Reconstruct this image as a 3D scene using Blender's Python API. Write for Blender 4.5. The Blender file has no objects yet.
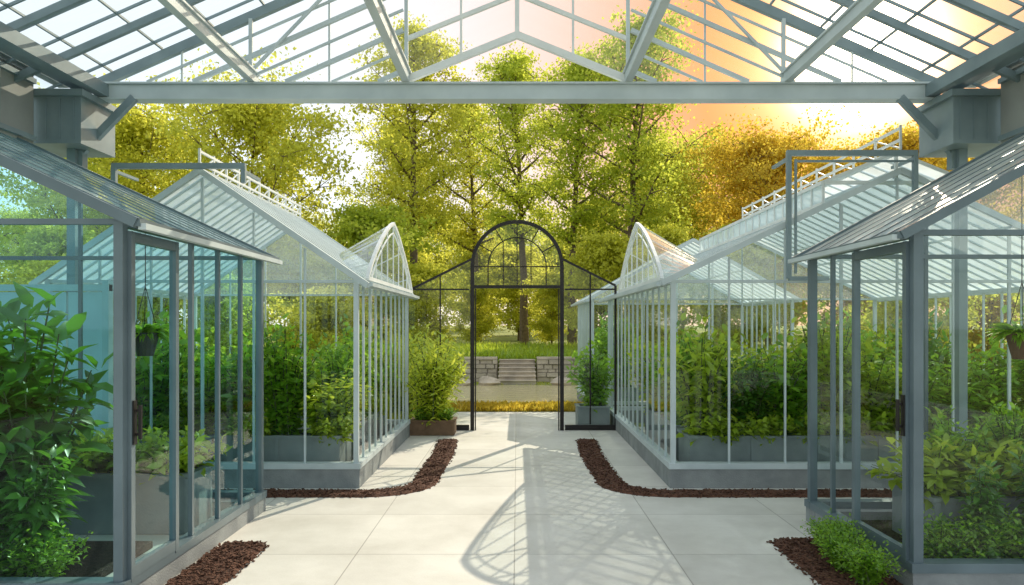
import bpy, math, random
import numpy as np
from mathutils import Vector, Matrix
random.seed(7)
sc = bpy.context.scene
COL = sc.collection

# ------------------------------------------------------------------ camera
cam = bpy.data.cameras.new("camera")
camo = bpy.data.objects.new("camera", cam); COL.objects.link(camo)
camo.location = (0, 0, 1.67); camo.rotation_euler = (math.radians(90), 0, 0)
cam.lens = 26.37; cam.sensor_width = 36; cam.shift_y = 0.032; cam.shift_x = -0.005
cam.clip_end = 900; cam.clip_start = 0.05
sc.camera = camo
sc.view_settings.view_transform = 'Standard'
sc.view_settings.look = 'None'
sc.view_settings.exposure = 0

# ------------------------------------------------------------------ light
EL = math.radians(33); AZ = math.radians(24.6)
sdir = Vector((math.sin(AZ)*math.cos(EL), math.cos(AZ)*math.cos(EL), math.sin(EL)))
w = bpy.data.worlds.new("World"); sc.world = w; w.use_nodes = True
nt = w.node_tree; nt.nodes.clear()
def WN(ty, **kw):
    n = nt.nodes.new(ty)
    for k, v in kw.items(): setattr(n, k, v)
    return n
out = WN("ShaderNodeOutputWorld")
sky = WN("ShaderNodeTexSky"); sky.sky_type = 'NISHITA'; sky.sun_disc = False
sky.sun_elevation = EL; sky.sun_rotation = AZ
sky.air_density = 1.0; sky.dust_density = 1.0; sky.ozone_density = 1.0
bg = WN("ShaderNodeBackground"); bg.inputs[1].default_value = 0.06
nt.links.new(sky.outputs[0], bg.inputs[0])
tc = WN("ShaderNodeTexCoord"); nrm = WN("ShaderNodeVectorMath", operation='NORMALIZE')
nt.links.new(tc.outputs['Generated'], nrm.inputs[0])
gdir = Vector((0.457, 1, 0.365)).normalized()
dot = WN("ShaderNodeVectorMath", operation='DOT_PRODUCT')
nt.links.new(nrm.outputs[0], dot.inputs[0]); dot.inputs[1].default_value = gdir
mx = WN("ShaderNodeMath", operation='MAXIMUM'); mx.inputs[1].default_value = 0
nt.links.new(dot.outputs['Value'], mx.inputs[0])
def power(p, strg):
    pw = WN("ShaderNodeMath", operation='POWER'); pw.inputs[1].default_value = p
    nt.links.new(mx.outputs[0], pw.inputs[0])
    m = WN("ShaderNodeMath", operation='MULTIPLY'); m.inputs[1].default_value = strg
    m.use_clamp = strg <= 1.5
    nt.links.new(pw.outputs[0], m.inputs[0]); return m
hz = WN("ShaderNodeBackground"); hz.inputs[0].default_value = (.92, .99, 1.0, 1); hz.inputs[1].default_value = .92
og = WN("ShaderNodeBackground"); og.inputs[0].default_value = (1.0, .36, .14, 1); og.inputs[1].default_value = 1.15
a0 = WN("ShaderNodeAddShader"); nt.links.new(bg.outputs[0], a0.inputs[0]); nt.links.new(hz.outputs[0], a0.inputs[1])
mixg = WN("ShaderNodeMixShader"); pg = power(11, 1.2)
nt.links.new(pg.outputs[0], mixg.inputs[0]); nt.links.new(a0.outputs[0], mixg.inputs[1]); nt.links.new(og.outputs[0], mixg.inputs[2])
sg_ = WN("ShaderNodeBackground"); sg_.inputs[0].default_value = (1, .88, .66, 1); ps = power(700, 16.0); nt.links.new(ps.outputs[0], sg_.inputs[1])
sh_ = WN("ShaderNodeBackground"); sh_.inputs[0].default_value = (1, .55, .2, 1); ph_ = power(110, 1.6); nt.links.new(ph_.outputs[0], sh_.inputs[1])
a1 = WN("ShaderNodeAddShader"); a2 = WN("ShaderNodeAddShader")
nt.links.new(mixg.outputs[0], a1.inputs[0]); nt.links.new(sg_.outputs[0], a1.inputs[1])
nt.links.new(a1.outputs[0], a2.inputs[0]); nt.links.new(sh_.outputs[0], a2.inputs[1])
nt.links.new(a2.outputs[0], out.inputs[0])
sl = bpy.data.lights.new("sun", 'SUN'); sl.energy = 5; sl.angle = math.radians(0.35); sl.color = (1, 0.88, 0.68)
so = bpy.data.objects.new("sun", sl); COL.objects.link(so)
so.rotation_euler = sdir.to_track_quat('Z', 'Y').to_euler()
so.location = (20, 40, 30)

# ------------------------------------------------------------------ materials
def newmat(name):
    m = bpy.data.materials.new(name); m.use_nodes = True
    m.node_tree.nodes.clear()
    return m, m.node_tree
def N(t, ty, **kw):
    n = t.nodes.new(ty)
    for k, v in kw.items():
        setattr(n, k, v)
    return n
def solid(name, c1, c2=None, rough=0.5, metal=0.0, scale=6, bump=0.0, bscale=60, detail=6):
    m, t = newmat(name)
    o = N(t, "ShaderNodeOutputMaterial"); p = N(t, "ShaderNodeBsdfPrincipled")
    t.links.new(p.outputs[0], o.inputs[0])
    p.inputs['Roughness'].default_value = rough; p.inputs['Metallic'].default_value = metal
    co = N(t, "ShaderNodeTexCoord")
    nz = N(t, "ShaderNodeTexNoise"); nz.inputs['Scale'].default_value = scale; nz.inputs['Detail'].default_value = detail
    t.links.new(co.outputs['Object'], nz.inputs['Vector'])
    cr = N(t, "ShaderNodeValToRGB")
    c2 = c2 or tuple(x*0.75 for x in c1)
    cr.color_ramp.elements[0].color = (*c2, 1); cr.color_ramp.elements[1].color = (*c1, 1)
    cr.color_ramp.elements[0].position = 0.3; cr.color_ramp.elements[1].position = 0.7
    t.links.new(nz.outputs[0], cr.inputs[0]); t.links.new(cr.outputs[0], p.inputs['Base Color'])
    if bump:
        n2 = N(t, "ShaderNodeTexNoise"); n2.inputs['Scale'].default_value = bscale; n2.inputs['Detail'].default_value = 4
        t.links.new(co.outputs['Object'], n2.inputs['Vector'])
        b = N(t, "ShaderNodeBump"); b.inputs['Strength'].default_value = bump; b.inputs['Distance'].default_value = 0.02
        t.links.new(n2.outputs[0], b.inputs['Height']); t.links.new(b.outputs[0], p.inputs['Normal'])
    return m
def glassmat(name, tint, refl=1.0, haze=0.0, hazecol=(.8, .85, .85), stripes=False, trl=.5):
    m, t = newmat(name)
    o = N(t, "ShaderNodeOutputMaterial")
    tr = N(t, "ShaderNodeBsdfTransparent"); tr.inputs[0].default_value = (*tint, 1)
    gl = N(t, "ShaderNodeBsdfGlossy"); gl.inputs['Roughness'].default_value = 0.02
    gl.inputs[0].default_value = (1, 1, 1, 1)
    lw = N(t, "ShaderNodeLayerWeight"); lw.inputs[0].default_value = .5
    pw = N(t, "ShaderNodeMath", operation='POWER'); pw.inputs[1].default_value = 4.5
    t.links.new(lw.outputs['Facing'], pw.inputs[0])
    mul = N(t, "ShaderNodeMath", operation='MULTIPLY_ADD'); mul.inputs[1].default_value = .8*refl; mul.inputs[2].default_value = .035*refl
    mul.use_clamp = True
    t.links.new(pw.outputs[0], mul.inputs[0])
    mx1 = N(t, "ShaderNodeMixShader")
    t.links.new(mul.outputs[0], mx1.inputs[0]); t.links.new(tr.outputs[0], mx1.inputs[1]); t.links.new(gl.outputs[0], mx1.inputs[2])
    last = mx1
    if haze:
        geo = N(t, "ShaderNodeTexCoord")
        di = N(t, "ShaderNodeBsdfTranslucent"); di.inputs[0].default_value = (*hazecol, 1)
        d2 = N(t, "ShaderNodeBsdfDiffuse"); d2.inputs[0].default_value = (*hazecol, 1)
        dm = N(t, "ShaderNodeMixShader"); dm.inputs[0].default_value = 1-trl
        t.links.new(di.outputs[0], dm.inputs[1]); t.links.new(d2.outputs[0], dm.inputs[2])
        n3 = N(t, "ShaderNodeTexNoise"); n3.inputs['Scale'].default_value = 2.2; n3.inputs['Detail'].default_value = 3
        if stripes:
            mp = N(t, "ShaderNodeMapping"); mp.inputs['Scale'].default_value = (1.2, 9, 1.2)
            t.links.new(geo.outputs['Object'], mp.inputs[0]); t.links.new(mp.outputs[0], n3.inputs['Vector'])
        else: t.links.new(geo.outputs['Object'], n3.inputs['Vector'])
        hz = N(t, "ShaderNodeMath", operation='MULTIPLY_ADD'); hz.inputs[1].default_value = haze*0.8; hz.inputs[2].default_value = haze*0.6
        hz.use_clamp = True
        t.links.new(n3.outputs[0], hz.inputs[0])
        mx2 = N(t, "ShaderNodeMixShader")
        t.links.new(hz.outputs[0], mx2.inputs[0]); t.links.new(mx1.outputs[0], mx2.inputs[1]); t.links.new(dm.outputs[0], mx2.inputs[2]); last = mx2
    t.links.new(last.outputs[0], o.inputs[0])
    return m
def leafmat(name, c1, c2, tcol, trans=0.45, gloss=0.06):
    m, t = newmat(name)
    o = N(t, "ShaderNodeOutputMaterial")
    at = N(t, "ShaderNodeAttribute"); at.attribute_name = "leafvar"
    cr = N(t, "ShaderNodeValToRGB"); cr.color_ramp.elements[0].color = (*c1, 1); cr.color_ramp.elements[1].color = (*c2, 1)
    t.links.new(at.outputs['Fac'], cr.inputs[0])
    c3 = N(t, "ShaderNodeValToRGB"); c3.color_ramp.elements[0].color = (*[x*0.55 for x in tcol], 1); c3.color_ramp.elements[1].color = (*tcol, 1)
    t.links.new(at.outputs['Fac'], c3.inputs[0])
    d = N(t, "ShaderNodeBsdfDiffuse"); tl = N(t, "ShaderNodeBsdfTranslucent"); g = N(t, "ShaderNodeBsdfGlossy")
    g.inputs['Roughness'].default_value = 0.35; g.inputs[0].default_value = (.8, .9, .8, 1)
    t.links.new(cr.outputs[0], d.inputs[0]); t.links.new(c3.outputs[0], tl.inputs[0])
    a = N(t, "ShaderNodeMixShader"); a.inputs[0].default_value = trans
    t.links.new(d.outputs[0], a.inputs[1]); t.links.new(tl.outputs[0], a.inputs[2])
    b = N(t, "ShaderNodeMixShader"); b.inputs[0].default_value = gloss
    t.links.new(a.outputs[0], b.inputs[1]); t.links.new(g.outputs[0], b.inputs[2])
    t.links.new(b.outputs[0], o.inputs[0])
    return m

STEEL = solid("steel_grey_paint", (.25, .32, .345), (.18, .24, .265), rough=.42, metal=.15, scale=3)
STEEL_N = solid("steel_slate_paint", (.15, .2, .225), (.105, .145, .165), rough=.4, metal=.15, scale=3)
STEEL_L = solid("steel_pale_paint", (.58, .65, .665), (.46, .53, .55), rough=.45, metal=.05, scale=3)
WHITE = solid("white_paint", (.8, .82, .8), (.68, .71, .7), rough=.5, scale=4)
BLACK = solid("black_iron", (.022, .018, .017), (.012, .011, .011), rough=.4, metal=.4, scale=8)
CONC = solid("plinth_concrete", (.3, .32, .32), (.2, .215, .22), rough=.8, scale=5, bump=.3, bscale=80)
PLANT = solid("planter_zinc", (.27, .31, .315), (.18, .21, .215), rough=.6, metal=.1, scale=3, bump=.1)
WOODP = solid("planter_wood", (.2, .12, .07), (.12, .07, .04), rough=.75, scale=9, bump=.3)
SOIL = solid("soil", (.05, .032, .02), (.02, .013, .009), rough=1, scale=30, bump=1, bscale=90)
MULCH = solid("bark_mulch", (.19, .08, .045), (.06, .026, .016), rough=.95, scale=45, bump=1, bscale=120)
BARK = solid("tree_bark", (.2, .145, .09), (.1, .07, .045), rough=.95, scale=12, bump=.8, bscale=25)
STEM = solid("plant_stem", (.07, .11, .03), (.05, .06, .02), rough=.7, scale=12)
STONE = solid("stone_block", (.62, .52, .4), (.36, .3, .24), rough=.9, scale=2.5, bump=.6, bscale=18)
POTB = solid("black_pot", (.03, .032, .033), rough=.5)
POTT = solid("brown_pot", (.13, .07, .045), (.08, .042, .028), rough=.8, scale=12)
WALLP = solid("clerestory_panel", (.36, .37, .35), (.27, .28, .27), rough=.7, scale=2)
PANEL = solid("screen_panel_paint", (.62, .7, .72), (.5, .58, .6), rough=.6, scale=2)
GLASS = glassmat("clear_glass", (.95, .983, .975), refl=.7)
GLASSB = glassmat("blue_tint_glass", (.75, .945, .97), refl=.5)
GLASSG = glassmat("gable_top_glass", (.93, .975, .985), refl=.8, haze=.22, hazecol=(.82, .93, .97), trl=.55)
GLASSGB = glassmat("blue_gable_top_glass", (.72, .93, .97), refl=.6, haze=.06, hazecol=(.7, .88, .94), trl=.55)
ROOFG = glassmat("greenhouse_roof_glass", (.86, .95, .985), refl=.9, haze=.8, hazecol=(.85, .94, .975), trl=.55)
ROOFB = glassmat("blue_roof_glass", (.6, .86, .95), refl=1.0, haze=.26, hazecol=(.62, .85, .94), trl=.6)
ROOFR = glassmat("right_roof_glass", (.88, .95, .97), refl=.9, haze=.45, hazecol=(.9, .94, .95), trl=.6)
DORMG = glassmat("dormer_glass", (.94, .98, .98), refl=.7, haze=.12, hazecol=(.84, .9, .92))
CANG = glassmat("canopy_roof_glass", (.93, .96, .955), refl=.3, haze=.2, hazecol=(.85, .88, .87), stripes=True, trl=.7)
GABG = glassmat("gable_glass", (.96, .985, .975), refl=.5, haze=.05, hazecol=(.9, .92, .9))

def water():
    m, t = newmat("pond_water"); o = N(t, "ShaderNodeOutputMaterial"); p = N(t, "ShaderNodeBsdfPrincipled")
    p.inputs['Base Color'].default_value = (.62, .53, .3, 1); p.inputs['Roughness'].default_value = .1; p.inputs['IOR'].default_value = 1.2
    co = N(t, "ShaderNodeTexCoord"); nz = N(t, "ShaderNodeTexNoise"); nz.inputs['Scale'].default_value = 3; nz.inputs['Detail'].default_value = 3
    mp = N(t, "ShaderNodeMapping"); mp.inputs['Scale'].default_value = (.6, 2.2, 1)
    t.links.new(co.outputs['Object'], mp.inputs[0]); t.links.new(mp.outputs[0], nz.inputs[0]); b = N(t, "ShaderNodeBump"); b.inputs['Strength'].default_value = .35; b.inputs['Distance'].default_value = .05
    t.links.new(nz.outputs[0], b.inputs['Height']); t.links.new(b.outputs[0], p.inputs['Normal']); t.links.new(p.outputs[0], o.inputs[0])
    return m
WATER = water()
def grassground():
    m, t = newmat("grass_ground"); o = N(t, "ShaderNodeOutputMaterial"); p = N(t, "ShaderNodeBsdfPrincipled"); p.inputs['Roughness'].default_value = .95
    co = N(t, "ShaderNodeTexCoord")
    nz = N(t, "ShaderNodeTexNoise"); nz.inputs['Scale'].default_value = .5; nz.inputs['Detail'].default_value = 10; nz.inputs['Roughness'].default_value = .7
    t.links.new(co.outputs['Object'], nz.inputs[0])
    cr = N(t, "ShaderNodeValToRGB"); cr.color_ramp.elements[0].color = (.13, .17, .03, 1); cr.color_ramp.elements[1].color = (.33, .35, .07, 1)
    cr.color_ramp.elements[0].position = .35; cr.color_ramp.elements[1].position = .65
    t.links.new(nz.outputs[0], cr.inputs[0]); t.links.new(cr.outputs[0], p.inputs[0])
    n2 = N(t, "ShaderNodeTexNoise"); n2.inputs['Scale'].default_value = 30
    t.links.new(co.outputs['Object'], n2.inputs[0]); b = N(t, "ShaderNodeBump"); b.inputs['Strength'].default_value = .8
    t.links.new(n2.outputs[0], b.inputs['Height']); t.links.new(b.outputs[0], p.inputs['Normal']); t.links.new(p.outputs[0], o.inputs[0])
    return m
GRASS = grassground()
def paving():
    m, t = newmat("paving_slabs"); o = N(t, "ShaderNodeOutputMaterial"); p = N(t, "ShaderNodeBsdfPrincipled"); p.inputs['Roughness'].default_value = .55
    co = N(t, "ShaderNodeTexCoord"); mp = N(t, "ShaderNodeMapping"); mp.inputs['Location'].default_value = (0.02, .3, 0)
    t.links.new(co.outputs['Object'], mp.inputs[0])
    br = N(t, "ShaderNodeTexBrick"); br.offset = 0; br.squash = 1
    br.inputs['Scale'].default_value = 1; br.inputs['Brick Width'].default_value = 1.15; br.inputs['Row Height'].default_value = 1.15
    br.inputs['Mortar Size'].default_value = .005; br.inputs['Mortar Smooth'].default_value = .3
    br.inputs['Color1'].default_value = (.60, .585, .54, 1); br.inputs['Color2'].default_value = (.69, .67, .62, 1); br.inputs['Mortar'].default_value = (.38, .36, .33, 1)
    t.links.new(mp.outputs[0], br.inputs[0])
    nz = N(t, "ShaderNodeTexNoise"); nz.inputs['Scale'].default_value = 1.3; nz.inputs['Detail'].default_value = 9; nz.inputs['Roughness'].default_value = .65
    t.links.new(co.outputs['Object'], nz.inputs[0])
    cr = N(t, "ShaderNodeValToRGB"); cr.color_ramp.elements[0].color = (.78, .77, .75, 1); cr.color_ramp.elements[1].color = (1, 1, 1, 1)
    cr.color_ramp.elements[0].position = .3; cr.color_ramp.elements[1].position = .62
    t.links.new(nz.outputs[0], cr.inputs[0])
    mm = N(t, "ShaderNodeMix", data_type='RGBA', blend_type='MULTIPLY'); mm.inputs[0].default_value = 1
    t.links.new(br.outputs[0], mm.inputs[6]); t.links.new(cr.outputs[0], mm.inputs[7]); t.links.new(mm.outputs[2], p.inputs[0])
    n2 = N(t, "ShaderNodeTexNoise"); n2.inputs['Scale'].default_value = 70; n2.inputs['Detail'].default_value = 5
    t.links.new(co.outputs['Object'], n2.inputs[0])
    b1 = N(t, "ShaderNodeBump"); b1.inputs['Strength'].default_value = .12; b1.inputs['Distance'].default_value = .01
    t.links.new(n2.outputs[0], b1.inputs['Height'])
    b2 = N(t, "ShaderNodeBump"); b2.invert = True; b2.inputs['Strength'].default_value = .4; b2.inputs['Distance'].default_value = .004
    t.links.new(br.outputs['Fac'], b2.inputs['Height']); t.links.new(b1.outputs[0], b2.inputs['Normal']); t.links.new(b2.outputs[0], p.inputs['Normal'])
    t.links.new(p.outputs[0], o.inputs[0])
    return m
PAVE = paving()
LEAF_DK = leafmat("leaf_laurel", (.03, .10, .014), (.10, .25, .028), (.24, .56, .04), .45, .08)
LEAF_MD = leafmat("leaf_bush", (.085, .2, .018), (.22, .41, .035), (.55, .9, .07), .54, .05)
LEAF_BR = leafmat("leaf_bright", (.2, .3, .022), (.4, .54, .04), (.8, .95, .09), .52, .05)
LEAF_LM = leafmat("leaf_lime", (.3, .42, .035), (.56, .66, .05), (.94, .99, .12), .52, .04)
LEAF_TR = leafmat("leaf_tree_lime", (.28, .3, .025), (.62, .6, .05), (.99, .99, .15), .6, .015)
LEAF_TG = leafmat("leaf_tree_green", (.2, .29, .025), (.46, .54, .05), (.92, .99, .14), .58, .015)
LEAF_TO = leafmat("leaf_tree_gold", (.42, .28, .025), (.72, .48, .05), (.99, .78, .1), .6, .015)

# ------------------------------------------------------------------ mesh helpers
class MB:
    def __init__(s): s.v = []; s.f = []
    def add(s, vs, fs):
        b = len(s.v); s.v += [tuple(x) for x in vs]; s.f += [tuple(i+b for i in f) for f in fs]
    def box(s, x0, x1, y0, y1, z0, z1):
        if x0 > x1: x0, x1 = x1, x0
        if y0 > y1: y0, y1 = y1, y0
        s.add([(x0,y0,z0),(x1,y0,z0),(x1,y1,z0),(x0,y1,z0),(x0,y0,z1),(x1,y0,z1),(x1,y1,z1),(x0,y1,z1)],
              [(0,3,2,1),(4,5,6,7),(0,1,5,4),(1,2,6,5),(2,3,7,6),(3,0,4,7)])
    def beam(s, p, q, wd, h=None):
        h = h or wd
        wd += random.uniform(-.0012, .0012); h += random.uniform(-.0012, .0012)
        p = Vector(p); q = Vector(q); d = (q-p).normalized()
        up = Vector((0, 0, 1)) if abs(d.z) < .95 else Vector((0, 1, 0))
        a = d.cross(up).normalized(); b = a.cross(d).normalized()
        vs = []
        for c in (p, q):
            for sx, sy in ((-1,-1),(1,-1),(1,1),(-1,1)):
                vs.append(c + a*sx*wd/2 + b*sy*h/2)
        s.add(vs, [(0,1,2,3),(7,6,5,4),(0,4,5,1),(1,5,6,2),(2,6,7,3),(3,7,4,0)])
    def tube(s, pts, rad, n=6):
        pts = [Vector(p) for p in pts]; base = len(s.v); m = len(pts)
        for i, p in enumerate(pts):
            d = (pts[min(i+1, m-1)]-pts[max(i-1, 0)]).normalized()
            up = Vector((0, 0, 1)) if abs(d.z) < .9 else Vector((0, 1, 0))
            a = d.cross(up).normalized(); b = a.cross(d).normalized()
            for k in range(n):
                an = 2*math.pi*k/n
                s.v.append(tuple(p + (a*math.cos(an)+b*math.sin(an))*rad[i]))
        for i in range(m-1):
            for k in range(n):
                k2 = (k+1) % n
                s.f.append((base+i*n+k, base+i*n+k2, base+(i+1)*n+k2, base+(i+1)*n+k))
        s.f.append(tuple(base+k for k in range(n))[::-1]); s.f.append(tuple(base+(m-1)*n+k for k in range(n)))
    def obj(s, name, mat, parent=None, smooth=False, origin=None):
        me = bpy.data.meshes.new(name)
        o0 = Vector(parent_world(parent)) if parent else Vector(origin or (0, 0, 0))
        me.from_pydata([(x-o0.x, y-o0.y, z-o0.z) for x, y, z in s.v], [], s.f)
        me.materials.append(mat)
        if smooth: me.polygons.foreach_set('use_smooth', [True]*len(me.polygons))
        o = bpy.data.objects.new(name, me); COL.objects.link(o)
        if parent: o.parent = parent
        else: o.location = o0
        return o
def parent_world(p):
    v = Vector((0, 0, 0))
    while p: v += p.location; p = p.parent
    return v
def root(name, loc, label, category, group=None):
    e = bpy.data.objects.new(name, None); COL.objects.link(e); e.location = loc; e.empty_display_size = .3
    e["label"] = label; e["category"] = category
    if group: e["group"] = group
    return e
def pane(pts, mat, parent, name="glass_pane"):
    m = MB(); m.add(pts, [tuple(range(len(pts)))]); return m.obj(name, mat, parent)
def copy_thing(r, loc, rz=0, sc_=1.0, mat=None, label=None):
    def cp(o, par):
        c = o.copy(); COL.objects.link(c)
        if par: c.parent = par
        for ch in list(o.children): cp(ch, c)
        return c
    c = cp(r, None); c.location = loc; c.rotation_euler = (0, 0, rz)
    c.scale = (sc_, sc_, sc_) if not isinstance(sc_, tuple) else sc_
    if label: c["label"] = label
    if mat:
        for ch in c.children:
            if ch.name.startswith(("crown", "foliage")):
                ch.material_slots[0].link = 'OBJECT'; ch.material_slots[0].material = mat
    return c

# ------------------------------------------------------------------ ground
def ground_z(x, y):
    z = 0.0
    if y > 22.25:
        z = min(1, (y-22.25)/.3)*.6 + max(0, y-23)*.022
    return z
m = MB()
xs = [-400,-150,-60]+[ -40+i*2 for i in range(41)]+[60,150,400]
ys = [-300,-60,-20,-5,0,5,10,12,14,16,18,20,21,22,22.25,22.55,22.9,24,26,28,30,33,36,40,45,50,60,80,120,200,300,420,600]
for y in ys:
    for x in xs: m.v.append((x, y, ground_z(x, min(y, 60)) - .0))
nx = len(xs)
for j in range(len(ys)-1):
    for i in range(nx-1): m.f.append((j*nx+i, j*nx+i+1, (j+1)*nx+i+1, (j+1)*nx+i))
g = m.obj("ground", GRASS); g["kind"] = "structure"
m = MB(); m.add([(-9,-12,.006),(9,-12,.006),(9,12.3,.006),(-9,12.3,.006)], [(0,1,2,3)]); m.add([(-1.35,12.3,.006),(1.35,12.3,.006),(1.35,14.4,.006),(-1.35,14.4,.006)], [(0,1,2,3)])
g = m.obj("pavement", PAVE); g["kind"] = "structure"
m = MB(); pts = []
for k in range(48):
    a = 2*math.pi*k/48
    pts.append((.2+7.0*math.cos(a)*(1+.05*math.sin(3*a)), 18.4+2.35*math.sin(a), .012))
m.add(pts, [tuple(range(48))]); g = m.obj("water", WATER); g["kind"] = "structure"

def strip(pts, wd, name, chips):
    P = [Vector((a, b, 0)) for a, b in pts]; res = []
    for i in range(len(P)-1):
        n = max(1, int((P[i+1]-P[i]).length/.05))
        for k in range(n): res.append(P[i].lerp(P[i+1], k/n))
    res.append(P[-1]); m = MB(); nw = 9; L = len(res); info = []
    for i, p in enumerate(res):
        d = (res[min(i+2, L-1)]-res[max(i-2, 0)]).normalized(); s = Vector((-d.y, d.x, 0)); info.append((p, s))
        for k in range(nw):
            t = (k/(nw-1)-.5)*wd; e = 1-abs(k/(nw-1)-.5)*2
            q = p+s*(t+random.uniform(-.01, .01))
            m.v.append((q.x, q.y, .009+(.016*min(1, e*4)+random.uniform(0, .01)) if e > 0 else .003))
    for i in range(L-1):
        for k in range(nw-1): m.f.append((i*nw+k, i*nw+k+1, (i+1)*nw+k+1, (i+1)*nw+k))
    for c in range(chips):
        p, s = random.choice(info); q = p+s*random.gauss(0, .26)*wd + Vector((random.uniform(-.03,.03), random.uniform(-.03,.03), 0))
        l = random.uniform(.006, .02); w_ = random.uniform(.004, .01); a = random.uniform(0, 6.28); z = .025+random.uniform(0, .01)
        if abs((q-p).dot(s)) > wd*.46: z = .014
        if abs((q-p).dot(s)) > wd*.56: continue
        dx, dy = math.cos(a), math.sin(a); tz = random.uniform(-.006, .009)
        m.add([(q.x-dx*l-dy*w_, q.y-dy*l+dx*w_, z-tz),(q.x-dx*l+dy*w_, q.y-dy*l-dx*w_, z),(q.x+dx*l+dy*w_, q.y+dy*l-dx*w_, z+tz+.004),(q.x+dx*l-dy*w_, q.y+dy*l+dx*w_, z+tz),(q.x, q.y, z-.01)],
              [(0,1,2,3),(0,4,1),(1,4,2),(2,4,3),(3,4,0)])
    o = m.obj(name, MULCH); o["kind"] = "stuff"; return o
def curve_pts(s):
    pts = [(s*6.5, 7.38), (s*1.5, 7.38)]
    for k in range(1, 8):
        a = math.pi/2*k/8
        pts.append((s*(1.5-.52*math.sin(a)), 7.9-.52*math.cos(a)))
    pts += [(s*.98, 7.9), (s*.95, 9.6), (s*1.0, 10.8)]
    return pts
for s in (-1, 1):
    strip(curve_pts(s), .28, "bark_mulch", 7500)
strip([(-2.06, 5.65), (-2.06, 3.2)], .36, "bark_mulch", 6000)
strip([(2.2, 5.75), (2.2, 3.2)], .52, "bark_mulch", 6000)

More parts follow.
